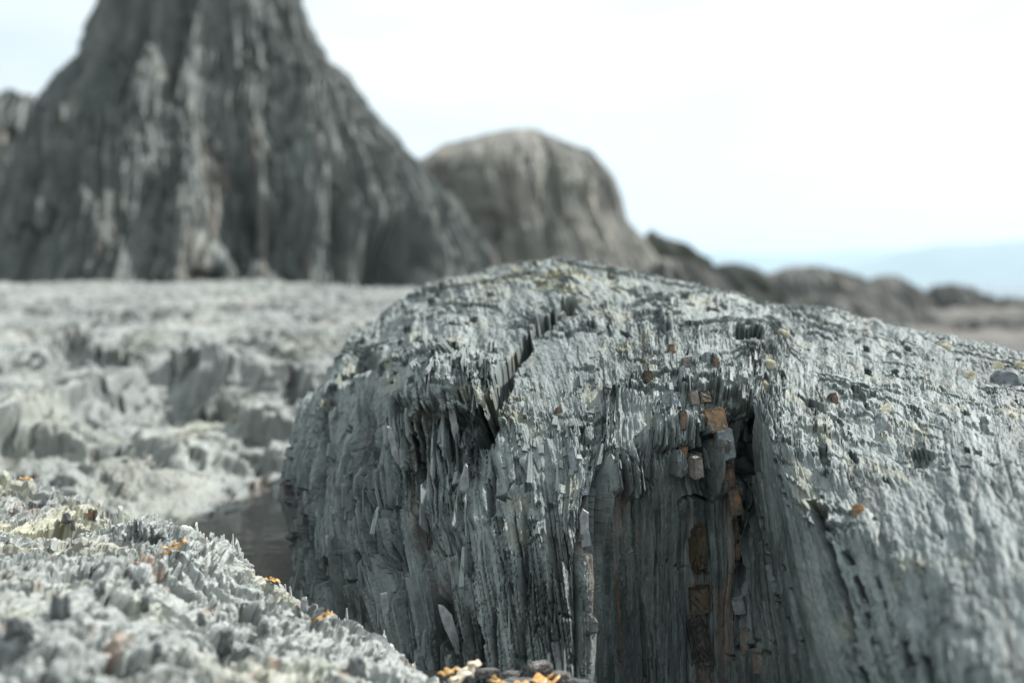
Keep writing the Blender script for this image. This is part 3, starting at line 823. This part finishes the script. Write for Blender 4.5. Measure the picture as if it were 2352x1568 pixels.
crag = turned('shore_rock', M_dark, [(760,1380,1860),(690,1420,1770),(650,1440,1690),(625,1448,1655),(605,1455,1628),(588,1460,1612),(572,1465,1592),(560,1470,1570),(548,1478,1528),(538,1486,1512),(528,1492,1500)],
   10.5, 260, 420, 1.6, 1400, (.04, .02, .03, .012, .02, .04), flat=.9, rust0=.06, lich0=.1)
tag(crag, 'dark jagged rock crag sloping down to the right behind the domed boulder', 'rock')
SHORE = [
 ([(740,1450,1690),(670,1462,1672),(640,1476,1648),(622,1490,1622),(610,1506,1602),(602,1524,1580),(598,1545,1560)], 6.4, M_shore, 1500, 'low rounded grey rock in front of the dark jagged crag'),
 ([(760,1560,1880),(690,1590,1812),(655,1608,1772),(636,1622,1750),(622,1634,1728),(612,1648,1708),(605,1668,1690)], 12.5, M_dark, 1520, 'small dark rock hump just right of the jagged crag'),
 ([(760,1640,2120),(690,1700,2040),(655,1730,1990),(636,1762,1950),(625,1788,1908),(617,1808,1886),(612,1838,1862)], 16., M_shore, 1540, 'broad low rock hump in the middle of the far shore line'),
 ([(780,1860,2200),(705,1915,2140),(676,1945,2105),(658,1968,2082),(646,1988,2066),(638,2004,2056),(632,2024,2040)], 18., M_shore, 1560, 'pointed grey rock hump on the far shore in front of the blue hills'),
 ([(790,2040,2360),(725,2080,2310),(695,2106,2276),(678,2120,2250),(666,2130,2232),(659,2142,2200),(655,2155,2180)], 20., M_shore, 1580, 'rightmost low rock hump on the far shore beside the bright water'),
 ([(790,1400,2560),(725,1480,2440),(704,1560,2340),(692,1640,2230),(684,1730,2110),(680,1850,1980)], 26., M_shore, 1660, 'long low grey ridge joining the humps of the far shore'),
 ([(800,2180,2620),(735,2220,2560),(712,2250,2520),(699,2280,2480),(692,2310,2440),(688,2340,2400)], 24., M_shore, 1600, 'low flat rock hump running out of the right edge of the picture'),
 ([(830,2080,2560),(780,2120,2500),(757,2150,2450),(744,2190,2400),(737,2230,2360),(734,2270,2310)], 9., M_shore, 1620, 'blurred low grey rock mound behind the right end of the crest'),
 ([(770,1720,2160),(722,1770,2100),(704,1810,2060),(694,1850,2010),(688,1890,1970),(686,1915,1940)], 12., M_shore, 1640, 'blurred long grey rock mound between the crest and the pointed hump'),
]
for pr_, dc_, m_, sd_, lb in SHORE:
    o = turned('shore_rock', m_, pr_, dc_, 240, 300, dc_ / 7.0, sd_, (.03, .012, .018, .008, .012, .035), flat=.9, rust0=.06, lich0=.1)
    tag(o, lb, 'rock', 'rocks along the far shore')

# ================================================================== GROUND, WATER, HILLS
gyv = np.concatenate([np.linspace(-1.5, .2, 12), np.geomspace(.25, 60, 420)])
gxt = np.linspace(-1, 1, 520)
Yg = np.repeat(gyv[:, None], len(gxt), 1)
Xg = gxt[None] * (1.2 + .95 * np.maximum(Yg, 0))
base = np.interp(gyv, (-2, 1.5, 3, 4, 8, 15, 30, 40, 60), (-.46, -.42, -.40, -.36, -.44, -.56, -.70, -1.5, -3.2))
Zg = np.repeat(base[:, None], len(gxt), 1)
amp = np.interp(Yg, (0, 1, 4, 30, 60), (.01, .015, .08, .30, .15))
xs, ys = Xg.astype(f32), Yg.astype(f32)
nz = fbm(xs / 1.3, ys / 1.6, 1700, 5, .55)
Zg = Zg + amp * (nz + .5 * np.abs(fbm(xs / .5, ys / .6, 1710, 4))) + .09 * np.interp(Yg, (5, 12), (0, 1)) * fbm(xs / 5, ys / 4, 1720, 3)
PG = np.stack([Xg, Yg, Zg], -1)
gt = .5 + .2 * nz + .2 * fbm(xs / .3, ys / .3, 1730, 4)
ground = grid_mesh('ground', PG, M_ground, {'tint': gt, 'rust': .06 * sst(.1, .6, fbm(xs / .9, ys / .9, 1740, 4)), 'lichen': .15 * sst(.1, .6, fbm(xs / 2, ys / 2, 1750, 3))})
tag(ground, kind='structure')

def sheet(name, x0, x1, y0, y1, z, mat):
    me = bpy.data.meshes.new(name)
    me.from_pydata([(x0, y0, z), (x1, y0, z), (x1, y1, z), (x0, y1, z)], [], [(0, 1, 2, 3)])
    me.materials.append(mat)
    o = bpy.data.objects.new(name, me); COL.objects.link(o)
    return tag(o, kind='structure')

def water_mat(name, col, rough, sc_, dist):
    m = bpy.data.materials.new(name); m.use_nodes = True
    n, l = m.node_tree.nodes, m.node_tree.links
    p = n['Principled BSDF']
    p.inputs['Base Color'].default_value = (*col, 1); p.inputs['Roughness'].default_value = rough
    p.inputs['IOR'].default_value = 1.33
    t = n.new('ShaderNodeTexCoord'); ns = n.new('ShaderNodeTexNoise'); ns.inputs['Scale'].default_value = sc_; ns.inputs['Detail'].default_value = 3
    b = n.new('ShaderNodeBump'); b.inputs['Strength'].default_value = .3; b.inputs['Distance'].default_value = dist
    l.new(t.outputs['Object'], ns.inputs['Vector']); l.new(ns.outputs['Fac'], b.inputs['Height']); l.new(b.outputs[0], p.inputs['Normal'])
    return m
pw = water_mat('pool_water', (.10, .095, .086), .06, 22, .004)
sheet('tide_pool', -.75, -.03, .62, 1.85, -.302, pw)
sheet('puddle', .0, .32, .62, 1.2, -.338, pw)
sheet('sea', -5500, 5500, 20, 5600, -2.2, water_mat('sea_water', (.10, .15, .17), .25, .6, .05))

def hills(name, y0, y1, prof, seed):
    us = np.array([p[0] for p in prof], float); hs = np.array([(HV - p[1]) / K * y0 * 1.12 for p in prof], float)
    c_, r_ = 240, 40
    u = np.linspace(us[0], us[-1], c_); t = np.linspace(0, 1, r_)
    yy = y0 + (y1 - y0) * t[:, None] + 0 * u[None]
    xx = (u[None] - HU) / K * (y0 + .4 * (y1 - y0)) + 0 * yy
    hh = np.interp(u, us, hs)
    zz = -2.6 + (hh[None] + 2.6) * np.sin(np.clip(t[:, None] * math.pi, 0, math.pi)) ** .9
    zz = zz + 9 * fbm((xx / 260).astype(f32), (yy / 260).astype(f32), seed, 5) * np.sin(t * math.pi)[:, None] - .5
    return tag(grid_mesh(name, np.stack([xx, yy, zz], -1), M_hill, {}, smooth=True), kind='structure')
M_hill = stone('hill_grass', (.07, .10, .06), (.13, .15, .09), scale=.01, rough=.9, spec=.1, bumpd=1)
hills('distant_hills', 3900, 4900, [(900,640),(1300,618),(1560,588),(1650,578),(1720,582),(1800,588),(1900,579),(1980,571),(2060,574),(2130,576),(2260,560),(2500,566),(2800,610)], 1800)
hills('near_hills', 2700, 3500, [(1700,640),(1860,634),(1960,618),(2050,596),(2110,574),(2170,560),(2240,554),(2300,550),(2352,547),(2450,540),(2600,560),(2800,620)], 1810)

# ================================================================== VEIN BLOCKS SET IN THE OUTCROP (its parts), a couple in place of dark pits
M_rust = stone('rusty_vein', (.06, .048, .037), (.30, .155, .075), 110, .6, .35, .0018, c3=(.15, .115, .09))
M_cube = stone('orange_block', (.13, .10, .08), (.40, .22, .09), 110, .6, .3, .0018, c3=(.27, .18, .11))  # paler copy of the rusty vein, light on the block's face painted in
M_brown = stone('brown_vein', (.035, .029, .021), (.105, .08, .05), 60, .5, .4, .0008)
M_bluegrey = stone('pale_vein', (.17, .195, .21), (.28, .315, .33), 140, .6, .4, .0006)
M_greyv = stone('grey_vein', (.12, .13, .13), (.25, .26, .26), 110, .6, .4, .0008, c3=(.2, .17, .14))
M_quartz = stone('quartz', (.66, .61, .46), (.84, .83, .77), 90, .45, .5, .001, c3=(.74, .70, .56))
M_darkv = stone('dark_vein', (.03, .03, .028), (.09, .085, .075), 90, .5, .4, .0008)
M_peb = stone('pebble', (.07, .076, .076), (.19, .20, .20), 140, .5, .45, .0015, c3=(.13, .12, .112))
# u, v, width, height (survey units), material, label, stand-out
VEIN = [
 (1640, 958, 42, 50, M_cube, 'rusty orange block', .010), (1647, 1020, 40, 66, M_bluegrey, 'pale blue grey block', -.004),
 (1671, 1092, 30, 46, M_rust, 'rust brown block', .008), (1677, 1142, 28, 62, M_rust, 'dark rust streaked block', .008),
 (1574, 1034, 22, 26, M_rust, 'small rusty block', .006), (1582, 1066, 22, 44, M_greyv, 'grey brown upright block', .008),
 (1600, 1250, 40, 120, M_brown, 'long olive brown vein', .004), (1606, 1375, 44, 62, M_brown, 'brown cracked block', .005),
 (1607, 1480, 44, 120, M_darkv, 'dark brown vein', .003), (1688, 1215, 12, 46, M_brown, None, .003),
 (1692, 1262, 12, 36, M_rust, None, .002), (1711, 1392, 26, 36, M_bluegrey, 'small grey block', .006),
 (1716, 1475, 24, 60, M_greyv, None, .004), (1745, 1520, 26, 50, M_greyv, None, .004),
 (1557, 985, 16, 40, M_rust, None, .004), (1545, 935, 18, 36, M_bluegrey, None, .004),
 (1612, 924, 26, 26, M_brown, None, .006), (1590, 925, 20, 34, M_greyv, None, .006),
 (1492, 884, 20, 40, M_brown, None, .004), (1391, 905, 14, 28, M_darkv, None, .002), (1281, 940, 10, 26, M_rust, None, .002),  # first two are dark blocks painting the shade of open pits
 (1506, 757, 20, 30, M_brown, None, .006), (1542, 820, 14, 34, M_rust, None, .004), (1576, 862, 24, 26, M_greyv, None, .006),
 (1620, 862, 12, 34, M_bluegrey, None, .005), (1640, 870, 10, 34, M_rust, None, .004), (1316, 1060, 16, 50, M_bluegrey, None, .004),
 (1345, 1125, 20, 16, M_bluegrey, None, .006), (1915, 927, 16, 32, M_rust, None, .003), (1977, 1182, 26, 40, M_cube, 'orange stained patch', .000),
 (1094, 1412, 8, 24, M_rust, None, .003), (843, 1040, 14, 70, M_darkv, None, .001), (740, 1060, 12, 40, M_brown, None, .002), (850, 1345, 24, 60, M_darkv, None, .003),
 (832, 1210, 24, 90, M_darkv, None, .002), (935, 1060, 16, 44, M_darkv, None, .002), (955, 1225, 20, 50, M_darkv, None, .002),
]
for k, (u, v, w, h, m, lb, out) in enumerate(VEIN):
    if k < 6 and k != 1: out += .009
    if k == 1: out += .002
    if k == 0: out += .006
    p, n = on_main(u, v)
    d = p.y
    sw, sh_ = w * d / K, h * d / K
    n2 = Vector((n.x * .25, -1, max(0, n.z) * .35)).normalized()
    zax = Vector((.06 * rnd.uniform(-1, 1) - .08, 0, 1)); zax = (zax - n2 * zax.dot(n2)).normalized()
    xax = zax.cross(n2) * -1
    xax = n2.cross(zax) * -1 if xax.x < 0 else xax
    yax = zax.cross(xax)
    dep = max(sw * 1.0, .012)
    R = Matrix((xax, yax, zax)).transposed().to_4x4()
    R = R @ Matrix.Rotation(rnd.uniform(-.09, .09), 4, 'Y') @ Matrix.Rotation(rnd.uniform(-.2, .2), 4, 'Z')
    R.translation = p + n2 * (out * .8 - dep * .36)
    o = chunk('vein_block', (sw, dep, sh_), m, R, outcrop, 50 + k, rough=.09 if h < 90 else .14, bev=.38 if u == 1977 else .10 if h < 90 else .25)
    if lb: o['label'] = lb

# ================================================================== QUARTZ, FLAKES, SEAWEED, PEBBLES
QZ = [(2171, 802, 18, 34, 'yellowish white quartz lump near the crest at the right edge'), (2225, 878, 26, 26, 'crumbly cream quartz patch left of the round stub of stone'),
      (2290, 842, 30, 20, 'cream quartz knob directly above the round stub of stone'), (2343, 840, 20, 34, 'cream white quartz knob at the very right edge of the crest'),
      (2035, 965, 12, 40, 'thin white quartz sliver on the right slope'), (1769, 845, 20, 22, 'white and rust quartz chip on the crown'),
      (1797, 775, 14, 34, 'narrow white quartz chip high on the crown'), (1756, 890, 14, 26, 'small pale quartz chip above the vertical crack')]
for k, (u, v, w, h, lb) in enumerate(QZ):
    p, n = on_main(u, v)
    d = p.y
    M = Matrix.Translation(p + n * .001) @ n.to_track_quat('Z', 'Y').to_matrix().to_4x4() @ Matrix.Rotation(.4 * rnd.uniform(-1, 1), 4, 'Z')
    o = chunk('quartz_lump', (w * .8 * d / K, h * d / K * .9, .010), M_quartz, M, outcrop, 150 + k, cuts=6, rough=.22, bev=.3)
    o['label'] = lb
# the round stub
p, n = on_main(2310, 878)
M_stub = stone('grey_stub', (.10, .115, .117), (.25, .275, .28), 150, .6, .4, .001)
ax = Vector((-.22, -1, .22)).normalized()
o = sweep('stone_stub', [p - ax * .03, p - ax * .015, p + ax * .002, p + ax * .009, p + ax * .012], [.0125, .013, .0128, .0118, .0085], M_stub, seg=22, parent=outcrop, seed=5, lump=.06)
for f in o.data.polygons: f.use_smooth = False
o['label'] = 'round broken stub of grey stone'

M_flake = stone('flake_slate', (.20, .215, .22), (.36, .38, .385), 160, .55, .45, .0006)
M_flaked = stone('flake_dark', (.06, .065, .065), (.15, .16, .16), 160, .45, .5, .0006)
def flake_at(u, v, d, outline, th, tilt, mat, label, yaw=0.0, group=None, pitch=0.0):
    s = d / K
    pos = Vector(((u - HU) * s, d, -(v - HV) * s))
    o = flake('slate_flake', [(a * s, -b * s) for a, b in outline], th, mat, Matrix.Translation(pos) @ Matrix.Rotation(yaw, 4, 'Z') @ Matrix.Rotation(pitch, 4, 'X') @ Matrix.Rotation(tilt, 4, 'Y'), seed=int(u + v))
    return tag(o, label, 'slate flake', group)
def main_depth(u, v):
    return on_main(u, v)[0].y
flake_at(1034, 1442, main_depth(1034, 1442) - .012, [(-16, -62), (-6, -58), (10, -30), (14, 30), (10, 66), (2, 64), (-8, 20), (-16, -20)], .004, math.radians(-12), M_flake, 'long pale leaf shaped slate flake leaning at the foot of the outcrop', yaw=.3)
flake_at(885, 1400, main_depth(885, 1400) - .01, [(-10, -40), (6, -42), (10, -10), (4, 40), (-3, 42), (-8, 5)], .004, math.radians(-3), M_flake, 'short tan slate splinter standing left of the long pale flake', yaw=.2)
flake_at(1066, 1120, main_depth(1066, 1120) - .008, [(-16, 60), (-12, -10), (2, -58), (8, -50), (12, 10), (12, 60)], .005, 0.02, M_flake, 'tall pointed slate splinter standing below the dark hollow', yaw=.15)
flake_at(903, 1030, main_depth(903, 1030) - .010, [(-5, -55), (4, -50), (9, 10), (8, 48), (0, 50), (-6, 0)], .004, math.radians(-10), M_flake, 'thin light slate splinter on the left face of the outcrop', yaw=.2)
flake_at(1343, 1210, main_depth(1343, 1210) - .010, [(-14, 46), (-12, -20), (-2, -44), (10, -34), (8, 10), (12, 46)], .005, math.radians(-4), M_flake, 'grey slate splinter with a slanted tip at the left rim of the alcove', yaw=.25)
flake_at(1042, 975, main_depth(1042, 975) - .016, [(-9, -56), (6, -50), (10, 6), (4, 50), (-3, 52), (-7, 0)], .004, math.radians(-8), M_flake, 'pale hanging slate splinter inside the dark hollow', yaw=.2)

M_weed = stone('seaweed', (.36, .19, .06), (.74, .50, .24), 260, .4, .5, .0012, c3=(.60, .37, .14))
M_weedp = stone('seaweed_pale', (.62, .50, .36), (.80, .72, .60), 160, .5, .4, .0012)
def weed(u, v, length, ang, th, label, mat=M_weed, seed=0, pos=None, lift=.002, twig=True):
    """a dried curl of seaweed: one main frond with short side lobes"""
    r = random.Random(seed)
    p = pos if pos is not None else pale_uv(u, v) + Vector((0, 0, lift))
    root = empty('seaweed', p)
    n = 9
    L = length
    pts = []
    for k in range(n):
        t = k / (n - 1) - .5
        pts.append((math.cos(ang) * L * t + r.uniform(-1, 1) * L * .04, L * .25 * math.sin(t * 5) * .5, -math.sin(ang) * L * t + L * .10 * math.sin(k * 1.9 + seed) + .001))
    rad = [th * (.45 + .75 * math.sin(math.pi * (k + .4) / n)) * r.uniform(.75, 1.2) for k in range(n)]
    sweep('frond', pts, rad, mat, flat=(1.7, .42), seg=9, parent=root, seed=seed, lump=.25)
    for q in range(3 if twig else 1):
        k = r.randint(1, n - 3)
        a = Vector(pts[k]); dd = Vector((r.uniform(-1, 1), r.uniform(-.8, .2), r.uniform(.25, 1))).normalized() * L * r.uniform(.16, .3)
        b = a + dd
        sweep('frond', [a, a.lerp(b, .35) + Vector((0, 0, th * .5)), a.lerp(b, .7), b], [th * .6, th * .7, th * .62, th * .2], mat, flat=(1.6, .4), seg=8, parent=root, seed=seed + q + 5, lump=.25)
    tag(root, label, 'seaweed', 'dried seaweed scraps on the rocks')
    return root
weed(392, 1280, .021, math.radians(-28), .0021, 'largest orange seaweed scrap, lying along the crest of the pale rock', seed=1, lift=.005)
weed(614, 1352, .011, math.radians(12), .0014, 'small curled orange seaweed scrap left of the split black shards', seed=2, lift=.003)
weed(730, 1443, .016, math.radians(-14), .0014, 'slim orange seaweed scrap on the pale rock just below the dark shards', seed=3, lift=.003)
weed(262, 1122, .016, math.radians(-15), .0018, 'blurred orange seaweed scrap on the yellowish rear of the pale rock', seed=4, lift=.003)
weed(55, 1118, .012, math.radians(8), .0015, 'faint orange seaweed scrap at the far left behind the pale rock', seed=8, lift=.003)

# heap of stones and weed in the gap below the outcrop
def at_uv(u, v, d):
    return Vector(((u - HU) * d / K, d, -(v - HV) * d / K))
PB = [(1240, 1546, .80, (.018, .015, .015), M_peb, 'angular grey stone with a flat top in the gap below the outcrop'),
      (1288, 1562, .79, (.014, .016, .011), M_peb, 'dark rounded pebble right of the orange seaweed heap'),
      (1120, 1545, .81, (.016, .013, .006), M_peb, 'flat grey chip at the foot of the outcrop'),
      (1175, 1556, .80, (.012, .012, .009), M_peb, 'small grey chip between the flat chip and the angular stone'),
      (1200, 1584, .78, (.024, .02, .014), M_flaked, 'dark stone under the orange seaweed heap'),
      (1326, 1584, .78, (.022, .018, .013), M_flaked, 'dark wet stone at the mouth of the alcove')]
for k, (u, v, d, s, m, lb) in enumerate(PB):
    M = Matrix.Translation(at_uv(u, v, d)) @ Matrix.Rotation(rnd.uniform(-.6, .6), 4, 'Z') @ Matrix.Rotation(rnd.uniform(-.2, .2), 4, 'X')
    tag(chunk('pebble', s, m, M, None, 250 + k, cuts=5, rough=.1, bev=.22), lb, 'pebble', 'stones in the gap below the outcrop')
weed(0, 0, .030, math.radians(-4), .0036, 'bright orange seaweed heap between stones at the bottom edge', seed=11, pos=at_uv(1232, 1572, .775))
weed(0, 0, .020, math.radians(6), .0034, 'orange seaweed strand just left of the bright heap', seed=12, pos=at_uv(1160, 1578, .775))
weed(0, 0, .014, math.radians(-10), .0024, 'tiny orange seaweed curl at the right rim of the pale rock', seed=13, pos=at_uv(1030, 1545, .775), twig=False)
weed(0, 0, .022, math.radians(-30), .004, 'bleached white seaweed knot at the right rim of the pale rock', mat=M_weedp, seed=14, pos=at_uv(1068, 1548, .755))

# dark split shards standing in the pale rock (its parts)
for k, (u, v, w, h, tl, m) in enumerate([(300,1222,9,34,.1,M_flaked),(312,1224,8,36,.06,M_flaked),(324,1222,7,38,.02,M_flake),(336,1224,8,34,-.04,M_flaked),(349,1226,8,30,-.12,M_flaked),(372,1232,12,22,-.5,M_flaked),(690,1392,14,44,.02,M_flake),(708,1402,10,34,.5,M_flaked),(716,1408,10,36,.8,M_flaked),(676,1404,8,30,-.2,M_flaked),(204,1178,14,26,0,M_rust),(216,1182,8,28,0,M_flaked),(150,1202,20,26,.1,M_flaked),(168,1206,10,26,0,M_flaked),(136,1398,16,64,.02,M_flake),(124,1396,20,70,.02,M_flaked),(150,1392,16,60,-.03,M_flaked),(522,1488,34,56,.15,M_flaked),(815,1535,44,60,.2,M_flaked),(30,1440,40,60,.1,M_flaked),(62,1446,26,50,-.1,M_flaked),(327,1384,18,34,.05,M_flaked),(360,1490,20,34,.1,M_flaked),(312,1340,12,26,.0,M_flaked),(60,1360,16,34,.1,M_flaked),(235,1350,14,30,.05,M_flaked),(455,1420,16,30,-.1,M_flaked),(600,1440,18,26,.1,M_flaked)]):
    p = pale_uv(u, v + h * .3)
    s = p.y / K
    o = flake('slate_shard', [(-w * .5 * s, -h * .5 * s), (w * .5 * s, -h * .5 * s), (w * .45 * s, h * .3 * s), (w * .1 * s, h * .5 * s), (-w * .4 * s, h * .42 * s)], .006, m, Matrix.Translation(p + Vector((0, -.002, h * .3 * s))) @ Matrix.Rotation(.5, 4, 'Z') @ Matrix.Rotation(tl, 4, 'Y'), parent=pale, seed=k)

# ================================================================== HAZE
hz = bpy.data.meshes.new('haze')
bm = bmesh.new(); bmesh.ops.create_cube(bm, size=1.0); bm.to_mesh(hz); bm.free()
haze = bpy.data.objects.new('haze', hz); COL.objects.link(haze)
haze.scale = (12400, 6400, 135); haze.location = (0, 2900, 135 / 2 - 4.5)
tag(haze, kind='stuff')
hm = bpy.data.materials.new('haze_air'); hm.use_nodes = True
n, l = hm.node_tree.nodes, hm.node_tree.links
n.clear()
ho = n.new('ShaderNodeOutputMaterial'); hv_ = n.new('ShaderNodeVolumePrincipled')
hv_.inputs['Color'].default_value = (.70, .87, 1.0, 1)
hv_.inputs['Density'].default_value = .00036
hv_.inputs['Anisotropy'].default_value = .2
l.new(hv_.outputs[0], ho.inputs['Volume'])
hz.materials.append(hm)
